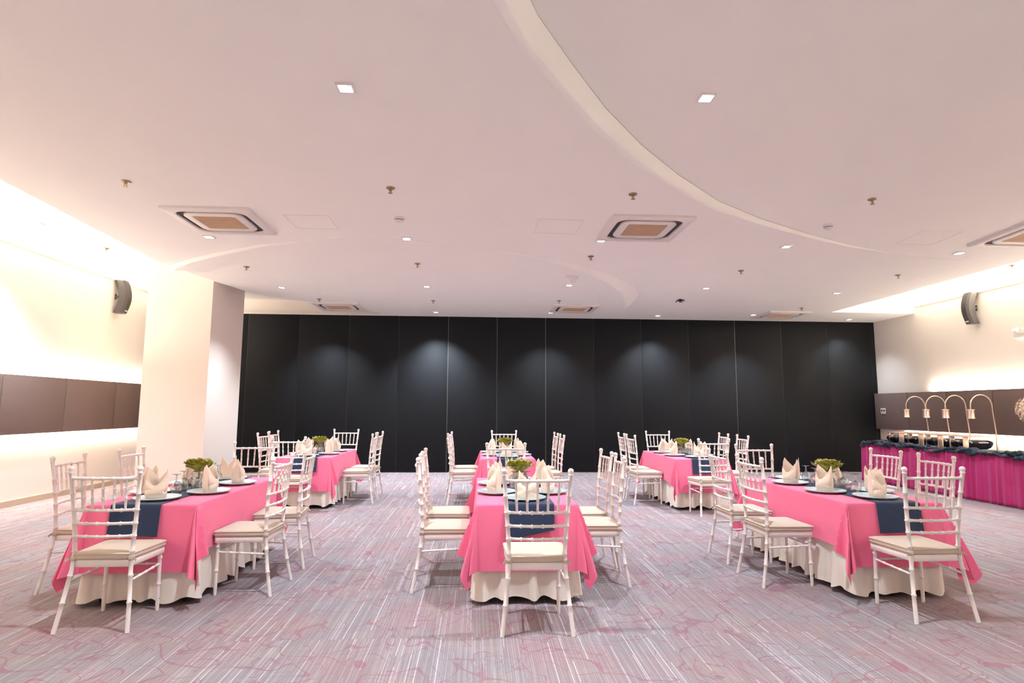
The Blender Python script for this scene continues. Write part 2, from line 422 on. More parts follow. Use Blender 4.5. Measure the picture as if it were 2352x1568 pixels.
# access hatches flush in the ceiling
def hatch(p1, p2, p3, p4):
    P = [at_ceiling(*p) for p in (p1, p2, p3, p4)]
    x0, x1 = min(p.x for p in P), max(p.x for p in P); y0, y1 = min(p.y for p in P), max(p.y for p in P); zc = min(p.z for p in P)
    z0, z1 = (zr(y0), zr(y1)) if x0 > 3 and y1 < 7.3 else (H, H)
    mb = MB(); g = .006
    for (a, b, c_, d) in ((x0,x1,y0,y0+g),(x0,x1,y1-g,y1),(x0,x0+g,y0,y1),(x1-g,x1,y0,y1)):
        za = z0+(z1-z0)*(c_-y0)/(y1-y0); zb = z0+(z1-z0)*(d-y0)/(y1-y0)
        mb.add([(a,c_,za-.003),(b,c_,za-.003),(b,d,zb-.003),(a,d,zb-.003),(a,c_,za+.003),(b,c_,za+.003),(b,d,zb+.003),(a,d,zb+.003)],
               [(0,3,2,1),(4,5,6,7),(0,1,5,4),(1,2,6,5),(2,3,7,6),(3,0,4,7)])
    mb.build('access_hatch', M['wall'], ceiling, 0)
hatch((651,493),(754,495),(771,526),(680,523))
hatch((1236,503),(1341,505),(1320,536),(1231,535))
hatch((2122,529),(2207,534),(2140,561),(2063,560))
hatch((870,697),(940,699),(950,708),(880,706))
hatch((1195,704),(1255,704),(1250,713),(1193,713))
# cove strips on the tops of the side walls, and along the edge of the lowered ceiling
def led(name, x0, x1, y0, y1, z0, z1, lab):
    o = MB().box(x0, x1, y0, y1, z0, z1).build('trim_%d' % name, M['white_trim'], smooth=0); struct(o, lab)
led(1, XL-.001, XL+.035, YN, D-.02, 3.46, 3.475, 'slim ledge for the cove light on the wall by the pillar')
led(2, XR-.035, XR+.001, YN, 11.33, 3.40, 3.412, 'slim ledge for the cove light on the wall by the buffet')
area_strip('cove_light_left', (XL+.02, 4.2, 3.482), 16.0, .025, E_COVE*16*.45, (.35, 0, 1))
area_strip('cove_light_right', (XR-.02, 3.6, 3.42), 15.0, .025, E_COVE*15, (-.35, 0, 1))

# ------------------------------------------------------------------ ceiling fittings
def make_downlight():
    r = empty('downlight'); s = .040
    mb = MB()
    for a, b, c_, d in ((-s-.014, s+.014, -s-.014, -s), (-s-.014, s+.014, s, s+.014), (-s-.014, -s, -s, s), (s, s+.014, -s, s)): mb.box(a, b, c_, d, -.008, .004)
    mb.build('frame', M['white_trim'], r, 0)
    MB().box(-s, s, -s, s, -.004, .004).build('lens', M['lens'], r, 0)
    return r
dl = make_downlight(); index_kids()
DLP = [(794,200),(1622,223),(480,543),(934,547),(1381,551),(1806,565),(2203,580),(647,659),(980,657),(1307,654),(1622,661),(1922,672),(744,710),(1001,716),(1266,717),(1511,724)]
spots = [at_ceiling(*p) for p in DLP] + [Vector((5.65, 11.75, H)), at_ceiling(1950, 733), at_z(89, 513, ZL)]
n_cool = len(spots)
# the same grid (2.26 m by about 3 m) carries on over the part of the hall behind the camera
for y in (.5, -2.5):
    for x in (-3.1, -.84, 1.42, 3.67, 5.98): spots.append(Vector((x, y, zr(0) if x > -.3 else H)))
first = True
for ip, p in enumerate(spots):
    o = dl if first else copy_tree(dl); first = False
    o.location = (p.x, p.y, p.z-.004)
    if p.x > 0 and p.y < 7.1 and p.y > YC: o.rotation_euler = (-math.atan(TILT), 0, 0)
    row = {0: 'in flat ceiling over the open floor', 1: 'in the raised curved bay', 6: 'beside the air conditioner on the raised bay', 16: 'in the row closest to dark wall', 17: 'in the corner by dark wall and buffet', 18: 'inside the bright cove beside the pillar'}.get(ip, 'in the row between air conditioners and pillar' if ip < 6 else 'in second row from the dark wall' if ip < 12 else 'in the row closest to dark wall')
    tag(o, 'small square cool white downlight ' + row if ip < n_cool else 'small square cool white downlight over the empty end of hall', 'downlight', 'square recessed ceiling downlights' if ip < n_cool else 'downlights over the empty end')
    bn = 'downlight_beam' if ip < n_cool else 'downlight_beam_%d_offscreen' % (ip-n_cool+1)
    l = bpy.data.lights.new(bn, 'SPOT'); l.energy = E_SPOT*(2.2 if ip == 13 else .3 if ip == 17 else 1.0); l.color = COOL; l.spot_size = math.radians(108); l.spot_blend = .9; l.shadow_soft_size = .045
    lo = bpy.data.objects.new(bn, l); COL.objects.link(lo); lo.location = (p.x, p.y, p.z-.07)

# air conditioning cassettes
def make_ac():
    r = empty('ceiling_air_conditioner'); a = .43
    def sq(h, rr, z, n=6):
        L = []
        for cx, cy, a0 in ((h-rr, h-rr, 0), (-h+rr, h-rr, 90), (-h+rr, -h+rr, 180), (h-rr, -h+rr, 270)):
            for k in range(n+1):
                an = math.radians(a0+90*k/n); L.append((cx+rr*math.cos(an), cy+rr*math.sin(an), z))
        return L
    mb = MB(); mb.loft([sq(a, .012, .01), sq(a, .012, -.022), sq(a-.01, .015, -.030), sq(.348, .12, -.030), sq(.345, .12, -.012)], cap=False); mb.build('panel_frame', M['white_plastic'], r, 40)
    mb = MB(); mb.loft([sq(.347, .12, -.010), sq(.25, .10, -.010)], cap=False); mb.build('air_slot', M['dark_slot'], r, 0)
    mb = MB(); mb.loft([sq(.292, .11, -.010), sq(.292, .11, -.026), sq(.284, .105, -.032), sq(.215, .03, -.032), sq(.210, .03, -.026)], cap=False); mb.build('inner_panel', M['white_plastic'], r, 40)
    mb = MB(); mb.box(-.215, .215, -.215, .215, -.024, -.015)
    for i in range(13): mb.box(-.205, .205, -.2+i*.032, -.192+i*.032, -.029, -.024)
    mb.build('grille', M['grille'], r, 0)
    return r
ac = make_ac(); index_kids()
ACP = [((1.339+.43, 5.699+.43), 'ceiling air conditioner above the middle tables, away from the dark wall'),
       ((-3.132+.43, 5.765+.43), 'ceiling air conditioner on the pillar side, away from the dark wall'),
       ((6.25, 6.16), 'ceiling air conditioner by the curved step on the buffet side'),
       ((at_z(780,703,H).x, at_z(780,703,H).y), 'ceiling air conditioner close to the dark wall, pillar side'),
       ((at_z(1318,708,H).x, at_z(1318,708,H).y), 'ceiling air conditioner close to the middle of the dark wall'),
       ((at_z(1792,722.5,H).x, at_z(1792,722.5,H).y), 'ceiling air conditioner close to the dark wall, buffet side')]
for i, ((x, y), lab) in enumerate(ACP):
    o = ac if i == 0 else copy_tree(ac)
    raised = i == 2
    o.location = (x, y, zr(y) if raised else H)
    if raised: o.rotation_euler = (-math.atan(TILT), 0, 0)
    tag(o, lab, 'air conditioner', 'ceiling cassette air conditioners')

# sprinklers
def make_sprinkler(dark=False):
    r = empty('fire_sprinkler')
    MB().lathe([(.040,.003),(.040,-.004),(.034,-.010),(.012,-.012),(.012,-.03),(.0,-.03)], 16).build('escutcheon', M['brass'], r)
    mb = MB().tube([(.009,0,-.01),(.012,0,-.03),(.002,0,-.048)], .003, 6).tube([(-.009,0,-.01),(-.012,0,-.03),(-.002,0,-.048)], .003, 6).lathe([(.0,-.046),(.020,-.047),(.020,-.050),(.0,-.050)], 12)
    mb.build('deflector', M['brass'], r)
    return r
sp = make_sprinkler(); index_kids(); first = True
for p in [(289,416),(897,431),(1454,445),(2003,457),(566,612),(959,605),(1357,588),(1702,621),(2063,631),(995,690),(733,686),(1841,707),(1284,690)]:
    o = sp if first else copy_tree(sp); first = False
    q = at_ceiling(*p); o.location = (q.x, q.y, q.z); o.rotation_euler = (0,0,random.random()*3)
    tag(o, 'small brass fire sprinkler head ' + ('on the raised curved bay' if p[0] == 2003 else 'in the row over the open floor' if p[1] < 500 else 'in the row over the middle of the tables' if p[1] < 640 else 'close to the dark wall'), 'sprinkler', 'ceiling fire sprinklers')
for p, z, wh in (((244,570), ZL, 'pillar'), ((2325,609), ZR, 'buffet')):
    o = copy_tree(sp); q = at_z(*p, z); o.location = (q.x, q.y, z)
    tag(o, 'small brass fire sprinkler head inside the bright cove by the ' + wh, 'sprinkler', 'ceiling fire sprinklers')
# smoke detectors
def smoke(p, lab):
    r = empty('smoke_detector', at_ceiling(*p))
    MB().lathe([(.055,.003),(.055,-.012),(.05,-.018),(.044,-.018),(.044,-.032),(.036,-.042),(0,-.044)], 24).build('body', M['white_plastic'], r)
    MB().lathe([(.024,-.043),(.024,-.052),(.018,-.056),(0,-.056)], 16).build('sensor_cap', M['white_plastic'], r)
    MB().lathe([(.0445,-.022),(.0445,-.028)], 24, cap=False).build('vent_ring', M['dark_slot'], r)
    tag(r, lab, 'smoke detector')
smoke((917,500), 'round white smoke detector beside the access hatch over the middle')
smoke((1902,517), 'round white smoke detector on the raised curved ceiling bay')
q = at_z(1316,633,H); r = empty('ceiling_speaker_cone', (q.x, q.y, H))
MB().lathe([(.105,.003),(.105,-.01),(.098,-.018)], 28).build('flange', M['white_plastic'], r)
MB().lathe([(.07,-.014),(.062,-.03),(.035,-.095),(.030,-.105),(0,-.107)], 28).build('cone', M['white_plastic'], r)
tag(r, 'white cone shaped projector mount hanging from the ceiling', 'ceiling mount')
q = at_z(1562,687,H); r = empty('ceiling_hook', (q.x, q.y, H))
MB().lathe([(.03,.003),(.03,-.012),(.012,-.02),(.012,-.06),(0,-.062)], 14).build('stem', M['black'], r)
for k in range(4):
    an = PI/4+k*PI/2; MB().tube([(0,0,-.03),(.06*math.cos(an),.06*math.sin(an),-.02),(.085*math.cos(an),.085*math.sin(an),-.045)], [.014,.012,.008], 6).build('arm', M['black'], r)
tag(r, 'small black star shaped bracket on the ceiling', 'bracket')

# ------------------------------------------------------------------ wall fittings
def speaker(loc, rz, lab):
    r = empty('wall_speaker', loc, rz)     # local: +Y points into the room
    loops = []; n = 14; hh = .56
    for i in range(n+1):
        f = i/n; z = hh*f; bend = .07*math.sin(PI*f)
        w_ = .085; y0 = .034+bend; L = []
        for (x, y) in ((-w_, 0), (-w_, .10), (-w_*.62, .135), (w_*.62, .135), (w_, .10), (w_, 0), (w_*.6, -.03), (-w_*.6, -.03)): L.append((x, y0+y, z))
        loops.append(L)
    MB().loft(loops).build('cabinet', M['speaker'], r, 30)
    MB().box(-.03, .03, .176, .192, .035, .05).build('badge', M['white_plastic'], r, 0)
    MB().box(-.02, .02, -.001, .01, .24, .33).box(-.012, .012, 0, .12, .26, .30).build('bracket', M['speaker'], r, 0)
    MB().tube([(.02,.09,.55),(.025,.06,.60),(.02,.012,.63),(.02,.003,.66)], .004, 6).build('cable', M['base'], r)
    tag(r, lab, 'speaker')
speaker((XL, 10.3, 2.90), -PI/2+.05, 'dark grey curved speaker on the wall beside the pillar')
speaker((XR, 9.84, 2.85), PI/2-.05, 'dark grey curved speaker on the wall above the buffet')
r = empty('wall_socket', (XR-.105, 12.29, 1.25))
MB().bbox(-.009, .001, -.075, .075, 0, .125, .003).build('plate', M['white_plastic'], r)
for y in (-.035, .035): MB().bbox(-.012, -.006, y-.019, y+.019, .055, .095, .002).build('outlet', M['black'], r)
tag(r, 'white double wall socket on the padded panel by the buffet', 'socket')
r = empty('emergency_light', (XR, 8.95, 2.50))
MB().bbox(-.07, .001, -.16, .16, 0, .10, .01).build('housing', M['white_plastic'], r)
for y in (-.09, .09):
    MB().lathe([(.0,-.03),(.04,-.028),(.055,.0),(.058,.02),(.05,.022)], 20, c=(-.09, y, .14)).build('lamp_head', M['white_plastic'], r)
    MB().lathe([(.0,-.036),(.032,-.034),(.036,-.026)], 16, c=(-.09, y, .14)).build('lens', M['steel'], r)
tag(r, 'white twin head emergency light on the wall above the buffet', 'emergency light')

# ------------------------------------------------------------------ chairs
PZ = [0, .15, .28, .385, .45, .56, .75, .925]; PX = [.210, .194, .180, .168, .168, .175, .190, .203]; PY = [-.232, -.203, -.182, -.168, -.165, -.168, -.182, -.205]
def post(z):
    for i in range(len(PZ)-1):
        if PZ[i] <= z <= PZ[i+1]:
            f = (z-PZ[i])/(PZ[i+1]-PZ[i]); return PX[i]+(PX[i+1]-PX[i])*f, PY[i]+(PY[i+1]-PY[i])*f
    return PX[-1], PY[-1]
def stations(path, r, rings, dr=.0034, w=.0075):
    """path: function f in 0..1 -> Vector; rings: list of f; returns dense points with ring swellings"""
    L = (path(1)-path(0)).length; st = [(i/8, r) for i in range(9)]
    for f in rings:
        st = [s for s in st if abs(s[0]-f) > 2.0*w/L]
        st += [(f-w/L, r), (f-.5*w/L, r+dr), (f+.5*w/L, r+dr), (f+w/L, r)]
    st.sort(); st = [s for s in st if -1e-6 <= s[0] <= 1+1e-6]
    return [path(s[0]) for s in st], [s[1] for s in st]
def make_chair():
    r = empty('banquet_chair')
    P = M['chair']
    for s in (-1, 1):
        def pth(f, s=s):
            z = .925*f; x, y = post(z); return Vector((s*x, y, z))
        pts, rad = stations(pth, .0125, [z/.925 for z in (.165, .315, .455, .545, .622, .702, .80)])
        # ball finial and collar
        x, y = PX[-1], PY[-1]
        pts += [Vector((s*x, y, .9251)), Vector((s*x, y, .928)), Vector((s*x, y, .934))]; rad += [.0165, .0165, .0135]
        for k in range(1, 8):
            an = -1.0+k*(PI/2+1.0)/7; pts.append(Vector((s*x, y, .950+.018*math.sin(an)))); rad.append(max(.0185*math.cos(an), .0008))
        MB().tube(pts, rad, 10).build('back_leg', P, r, 60)
    for s in (-1, 1):
        pts, rad = stations(lambda f, s=s: Vector((s*(.168+.003*(1-f)), .168+.004*(1-f), .40*f)), .0122, [.42, .84]); rad[0] = .0105
        MB().tube(pts, rad, 10).build('front_leg', P, r, 60)
    def rail(z, name, rr, rings, bow=.026):
        x, y = post(z)
        pts, rad = stations(lambda f: Vector((-x+2*x*f, y-bow*(1-(2*f-1)**2), z)), rr, rings); MB().tube(pts, rad, 8).build(name, P, r, 60)
    rail(.893, 'crest_rail', .0095, [.03,.2,.35,.5,.65,.8,.97]); 
    for z in (.702, .622, .545): rail(z, 'back_rail', .0088, [.04,.22,.41,.59,.78,.96])
    x1, y1 = post(.893); x2, y2 = post(.702)
    for k in range(5):
        f = (k+1)/6
        bx = lambda x, y: (-x+2*x*f, y-.026*(1-(2*f-1)**2))
        a = Vector((*bx(x2, y2), .702)); b = Vector((*bx(x1, y1), .893))
        pts, rad = stations(lambda g: a.lerp(b, g), .0072, [.38, .68], .0026, .006); MB().tube(pts, rad, 8).build('spindle', P, r, 60)
    # stretchers
    xr, yr = post(.285)
    for s in (-1, 1):
        pts, rad = stations(lambda f: Vector((s*(xr+(.169-xr)*f), yr+(.170-yr)*f, .285+.012*f)), .0072, [.3,.52,.74], .0028, .006); MB().tube(pts, rad, 8).build('stretcher', P, r, 60)
    pts, rad = stations(lambda f: Vector((-.169+.338*f, .170, .297)), .0072, [.25,.5,.75], .0028, .006); MB().tube(pts, rad, 8).build('stretcher', P, r, 60)
    # seat frame
    def trap(z, o, rr=.02, n=4, back=None):
        C = [(.190+o, .192+o), (-.190-o, .192+o), (-.166-o, -.172-o), (.166+o, -.172-o)]; L = []
        for i, (cx, cy) in enumerate(C):
            c0 = Vector((cx, cy)); pv = Vector(C[i-1]); nx = Vector(C[(i+1) % 4])
            a = c0+(pv-c0).normalized()*rr; b = c0+(nx-c0).normalized()*rr
            for k in range(n+1):
                f = k/n; q = a*(1-f)**2+c0*2*f*(1-f)+b*f*f; L.append((q.x, q.y, z))
        return L
    MB().loft([trap(.362, -.003), trap(.366, 0), trap(.400, 0), trap(.404, -.003)]).build('seat_frame', P, r, 40)
    c = MB().loft([trap(.403, -.008, .03), trap(.408, .004, .03), trap(.420, .008, .03), trap(.424, .006, .03), trap(.436, .008, .032), trap(.440, .0105, .032), trap(.4435, .008, .032), trap(.449, -.008, .035), trap(.4545, -.04, .04), trap(.457, -.09, .04)]).build('cushion', M['cushion'], r, 50)
    for s in (-1, 1):
        x, y = post(.415)
        mb = MB().lathe([(.0135,-.016),(.0165,-.014),(.0175,0),(.0165,.014),(.0135,.016)], 10, c=(s*x, y, .415), cap=False)
        mb.grid([[(s*(x+.012), y-.004, .424), (s*(x+.013), y-.006, .408)], [(s*(x+.03), y-.012, .420), (s*(x+.028), y-.014, .404)], [(s*(x+.042), y-.020, .408), (s*(x+.036), y-.022, .395)]])
        mb.build('cushion_tie', M['cushion'], r, 60)
    return r
chair = make_chair(); index_kids()
TBL = {'LF': ('pillar-side open-floor table', (-2.275, 4.27, 5.87), .72), 'CF': ('middle open-floor table', (.355, 4.22, 5.80), .70), 'RF': ('buffet-side open-floor table', (3.02, 4.23, 5.80), .71),
       'LB': ('pillar-side dark-wall table', (-2.31, 8.15, 9.75), .71), 'CB': ('middle dark-wall table', (.41, 7.95, 9.5), .71), 'RB': ('buffet-side dark-wall table', (3.02, 7.92, 9.5), .71)}
POS = {'near': 'at the end away from dark wall', 'far': 'at the end facing dark wall', 'l1': 'pillar side, farther from dark wall', 'l2': 'pillar side, nearer dark wall', 'r1': 'buffet side, farther from dark wall', 'r2': 'buffet side, nearer dark wall'}
CH = {'LF_near': (-2.261,4.02,0), 'LF_l1': (-2.885,4.765,-85.7), 'LF_l2': (-2.87,5.55,-87.7), 'LF_r1': (-1.672,4.657,88), 'LF_r2': (-1.668,5.354,93.9), 'LF_far': (-2.354,6.322,182.7),
      'LB_near': (-2.36,7.87,0), 'LB_l1': (-2.925,8.95,-91.4), 'LB_l2': (-2.955,9.5,-89.9), 'LB_far': (-2.235,10.15,179.2), 'LB_r1': (-1.69,8.75,92.6), 'LB_r2': (-1.69,9.28,88.3),
      'CF_near': (.372,3.858,-.8), 'CF_l1': (-.240,4.70,-87.2), 'CF_l2': (-.262,5.34,-88.8), 'CF_r1': (.941,4.788,86.3), 'CF_r2': (.945,5.298,91.2), 'CF_far': (.309,6.19,180.6),
      'CB_far': (.446,9.79,180.3), 'CB_l1': (-.20,8.60,-83), 'CB_l2': (-.187,9.23,-87.8), 'CB_r1': (1.005,8.50,89.7), 'CB_r2': (1.0,9.12,89.7),
      'RF_near': (2.962,3.965,2), 'RF_l1': (2.382,4.71,-88.5), 'RF_l2': (2.404,5.385,-89.8), 'RF_far': (2.975,6.06,184.5), 'RF_r1': (3.63,4.83,87.7), 'RF_r2': (3.655,5.469,91),
      'RB_near': (2.98,7.645,4.3), 'RB_l1': (2.417,8.55,-87.2), 'RB_l2': (2.417,9.10,-91), 'RB_far': (3.06,9.77,183.4), 'RB_r1': (3.62,8.45,87), 'RB_r2': (3.62,9.12,86)}
first = True
for k, (x, y, a) in CH.items():
    o = chair if first else copy_tree(chair); first = False
    o.location = (x, y, 0); o.rotation_euler = (0, 0, math.radians(a))
    tk, pk = k.split('_')
    tag(o, 'white bamboo-ring chair, beige cushion, %s, %s' % (TBL[tk][0], POS[pk]), 'chair', 'white banquet chairs around the pink tables')

# ------------------------------------------------------------------ tables and linens
TZ = .660
def drape_profile(e, rr=.012):
    """e: distance past the table edge along the cloth -> (outward, down)"""
    L = rr*PI/2
    if e <= L:
        a = e/rr; return rr*math.sin(a), rr*(1-math.cos(a))
    return rr, rr+(e-L)
def cloth(name, hw, hl, dx, dy, z, matl, rnd, flare, fold_n, fold_amp, corner_k, rough_edge=0.0, off=.0):
    """rectangular cloth laid over a table of half size hw x hl, hanging dx at the sides and dy at the ends"""
    def axis(h, d, n_top, n_d):
        a = [-h - d*(1-i/n_d) for i in range(n_d)] + [-h+2*h*i/n_top for i in range(n_top+1)] + [h + d*(i+1)/n_d for i in range(n_d)]
        b = sorted(set([round(v, 5) for v in a] + [round(s*(h+e), 5) for s in (-1, 1) for e in (.006, .012, .02)])); return b
    S = axis(hw, dx, 6, 26); T = axis(hl, dy, 14, 30)
    ph = [rnd.uniform(0, 6.28) for _ in range(8)]
    rows = []
    for tv in T:
        row = []
        for sv in S:
            es = abs(sv)-hw; et = abs(tv)-hl; sx = 1 if sv >= 0 else -1; sy = 1 if tv >= 0 else -1
            if es <= 0 and et <= 0: row.append((sv, tv, z)); continue
            if es > 0 and et > 0:
                rr = math.hypot(es, et); phi = math.atan2(et, es)
                o_, dn = drape_profile(rr)
                # gathered corner: folds fan out with the drop
                k = flare + corner_k*(.85*math.sin(6*phi)**2*(1+.25*math.sin(3*phi+ph[0])) + .30*math.sin(2*phi)**2)
                out = o_ + dn*max(.02, k) + fold_amp*.6*min(1, dn/.25)
                wv = .03*math.sin(6*phi+ph[1]*.2)*math.sin(2*phi)*min(1, dn/.25)
                x = sx*(hw+out*math.cos(phi)+wv*math.sin(phi)); y = sy*(hl+out*math.sin(phi)-wv*math.cos(phi))
                zz = z - dn*(.995-.03*math.sin(6*phi)**2)
                row.append((x, y, zz)); continue
            if es > 0:
                o_, dn = drape_profile(es); g = min(1, dn/.25)
                near = max(0.0, 1-(hl-abs(tv))/.22)          # blends into the corner flare
                wv = fold_amp*g*math.sin(fold_n*tv+ph[2+(sx > 0)])*(.6+.4*math.sin(2.3*tv+ph[5]))
                fl = flare
                row.append((sx*(hw+o_+dn*max(.02, fl)+wv*(1-near)+fold_amp*g*.6), tv, z-dn*.995)); continue
            o_, dn = drape_profile(et); g = min(1, dn/.25)
            near = max(0.0, 1-(hw-abs(sv))/.16)
            wv = fold_amp*g*math.sin(fold_n*1.1*sv+ph[4+(sy > 0)])
            fl = flare
            row.append((sv, sy*(hl+o_+dn*max(.02, fl)+wv*(1-near)+fold_amp*g*.6), z-dn*.995))
        rows.append(row)
    return MB().grid(rows)
def skirt(hw, hl, z, rnd):
    """cream under-cloth: top plus gathered vertical drop with a wavy hem"""
    per = []; rc = .05; n = 24
    def addseg(a, b, nrm, cnt):
        for i in range(cnt):
            f = i/cnt; per.append((Vector(a).lerp(Vector(b), f), Vector(nrm)))
    w_, l_ = hw+.004, hl+.004
    addseg((-w_+rc, -l_), (w_-rc, -l_), (0,-1), 60)
    for k in range(8): an = -PI/2+PI/2*k/8; per.append((Vector((w_-rc+rc*math.cos(an), -l_+rc+rc*math.sin(an))), Vector((math.cos(an), math.sin(an)))))
    addseg((w_, -l_+rc), (w_, l_-rc), (1,0), 130)
    for k in range(8): an = PI/2*k/8; per.append((Vector((w_-rc+rc*math.cos(an), l_-rc+rc*math.sin(an))), Vector((math.cos(an), math.sin(an)))))
    addseg((w_-rc, l_), (-w_+rc, l_), (0,1), 60)
    for k in range(8): an = PI/2+PI/2*k/8; per.append((Vector((-w_+rc+rc*math.cos(an), l_-rc+rc*math.sin(an))), Vector((math.cos(an), math.sin(an)))))
    addseg((-w_, l_-rc), (-w_, -l_+rc), (-1,0), 130)
    for k in range(8): an = PI+PI/2*k/8; per.append((Vector((-w_+rc+rc*math.cos(an), -l_+rc+rc*math.sin(an))), Vector((math.cos(an), math.sin(an)))))
    s = 0; acc = []; prev = per[0][0]
    for p, nn in per: s += (p-prev).length; acc.append(s); prev = p
    p1, p2, p3 = (rnd.uniform(0, 6.28) for _ in range(3)); tot = s+.005
    k1 = round(tot/.185)*2*PI/tot; k2 = round(tot/.27)*2*PI/tot
    loops = []
    for f in (0, .03, .1, .25, .4, .55, .7, .85, .95, .97, 1.0):
        L = []
        for (p, nn), a in zip(per, acc):
            wv = math.sin(k1*a+p1+.8*math.sin(k2*a+p2)); wv = wv*abs(wv)**.0
            amp = .021*f**1.8
            sharp = (1-abs(wv))**2
            d = amp*(wv*.8+.9) + .016*f**1.5 - amp*.5*sharp
            hem = .024 + .017*(1-math.sin(k1*a+p1+.8*math.sin(k2*a+p2)))*.6 + .014*(1+math.sin(k2*a+p3))*.5
            zz = z + (hem-z)*f; q = p+nn*d; L.append((q.x, q.y, zz + (.0)))
        loops.append(L)
    mb = MB().loft(loops, cap=False)
    mb.add([(p.x, p.y, z) for p, nn in per], [tuple(range(len(per)))])
    return mb
def make_runner(hw, hl, z, d1, d2, rnd, skew=0.0):
    xs = [-hw+2*hw*i/10 for i in range(11)]; T = []
    for i in range(13): T.append(-hl-d1*(1-i/12))
    T += [-hl+.001+2*(hl-.001)*i/20 for i in range(1, 21)] + [hl+d2*(i+1)/12 for i in range(12)] + [s*(hl+e) for s in (-1,1) for e in (.004,.010,.016,.022)]
    T = sorted(set(T)); p1 = rnd.uniform(0, 6); rows = []
    for tv in T:
        et = abs(tv)-hl; sy = 1 if tv > 0 else -1; row = []
        for x in xs:
            if et <= 0: row.append((x, tv, z))
            else:
                e = et*(1+skew*(-x/hw)*(1 if sy < 0 else -1)*min(1, et/.1))
                o_, dn = drape_profile(e, .020); g = min(1, dn/.2)
                row.append((x, sy*(hl+o_+dn*.11+.008*g+.005*g*math.sin(17*x+p1)), z-dn*.99))
        rows.append(row)
    return MB().grid(rows)

def plate_thing(lab):
    r = empty('charger_plate')
    MB().lathe([(.093,.004),(.102,.003),(.140,.012),(.153,.017),(.1545,.019),(.153,.0205),(.140,.016),(.104,.0085),(.093,.008),(0,.008)], 40).build('dish', M['charger'], r, 40)
    MB().lathe([(0,0),(.100,0),(.140,.0095),(.153,.015),(.1535,.017),(.093,.0035)], 40, cap=False).build('underside', M['charger'], r, 40)
    return r
def napkin_thing(rnd, style):
    r = empty('folded_napkin'); n = 48
    rx, ry = .066, .048; hb = .088+rnd.uniform(-.006,.006); pk = .100+rnd.uniform(-.01,.014)
    def h(an):
        # two tall points at the sides, low V at the front and back
        d = min(abs((an-.15) % (2*PI)), 2*PI-abs((an-.15) % (2*PI))); e = abs(((an-PI+.15) % (2*PI))); e = min(e, 2*PI-e)
        q = min(d, e); b = .03*max(0, math.sin(an))          # rounded hood at the back
        return hb + b + pk*max(0, 1-q/1.5)
    loops = []
    for f in (0, .25, .5, .75, 1.0):
        L = []
        for k in range(n):
            an = 2*PI*k/n; hh = h(an); bul = 1+.10*math.sin(PI*min(1, f*1.1))*(.6+.4*math.sin(an)) - .04*f*f*(hh/.17)
            tw = 0.0
            L.append((rx*math.cos(an)*bul+tw, ry*math.sin(an)*bul, hh*f))
        loops.append(L)
    MB().loft(loops, cap=False).build('wrap', M['napkin'], r, 60, solid=.0016)
    # crossed front flaps
    for s in (-1, 1):
        rows = []
        for i in range(9):
            f = i/8; an = -PI/2 + s*(-1.15+2.45*f); o_ = 1.085+.012*s
            x = rx*math.cos(an)*o_*1.03; y = ry*math.sin(an)*o_*1.05
            zl = .012+.030*f if s > 0 else .018+.03*f
            zu = .055+.085*f**1.3
            rows.append([(x, y, zl), (x*1.035, y*1.045, (zl+zu)/2), (x*.985, y*.985, zu)])
        MB().grid(rows).build('flap', M['napkin'], r, 60, solid=.0014)
    return r
def goblet_thing():
    r = empty('upturned_goblet')
    MB().lathe([(.033,0),(.0365,.02),(.039,.045),(.037,.068),(.028,.086),(.013,.096),(.0055,.101)], 24, cap=False).build('bowl', M['glass'], r, 60)
    MB().lathe([(.0055,.101),(.0048,.108),(.0075,.114),(.0048,.120),(.0048,.138),(.008,.143)], 12, cap=False).build('stem', M['glass'], r, 60)
    MB().lathe([(.008,.143),(.022,.147),(.033,.1495),(.034,.1515),(.02,.152),(0,.152)], 24, cap=False).build('foot', M['glass'], r, 60)
    return r
def terrarium_thing():
    r = empty('wire_terrarium'); V = []
    for (rad, z, o, n) in ((.035, .003, 0, 5), (.078, .055, .5, 5), (.072, .098, 0, 5), (.045, .132, .5, 5)):
        for k in range(n): an = 2*PI*(k+o)/n; V.append(Vector((rad*math.cos(an), rad*math.sin(an), z)))
    E = []
    for k in range(5):
        k2 = (k+1) % 5; km = (k-1) % 5
        E += [(k, k2), (k, 5+k), (k, 5+km), (5+k, 10+k), (5+k, 10+k2), (10+k, 15+k), (10+k, 15+km), (15+k, 15+k2)]
    mb = MB()
    for a, b in E: mb.tube([V[a], V[b]], .0022, 5)
    mb.build('wire_frame', M['gold_wire'], r, 60)
    for k in range(5):
        k2 = (k+1) % 5
        MB().add([V[k], V[k2], V[5+k]], [(0,1,2)]).build('pane', M['pane'], r, 0)
        MB().add([V[5+k], V[10+k2], V[15+k], V[10+k]], [(0,1,2),(0,2,3)]).build('pane', M['pane'], r, 0)
        MB().add([V[k2], V[5+k], V[10+k2], V[5+k2]], [(0,1,2),(0,2,3)]).build('pane', M['pane'], r, 0)
    return r
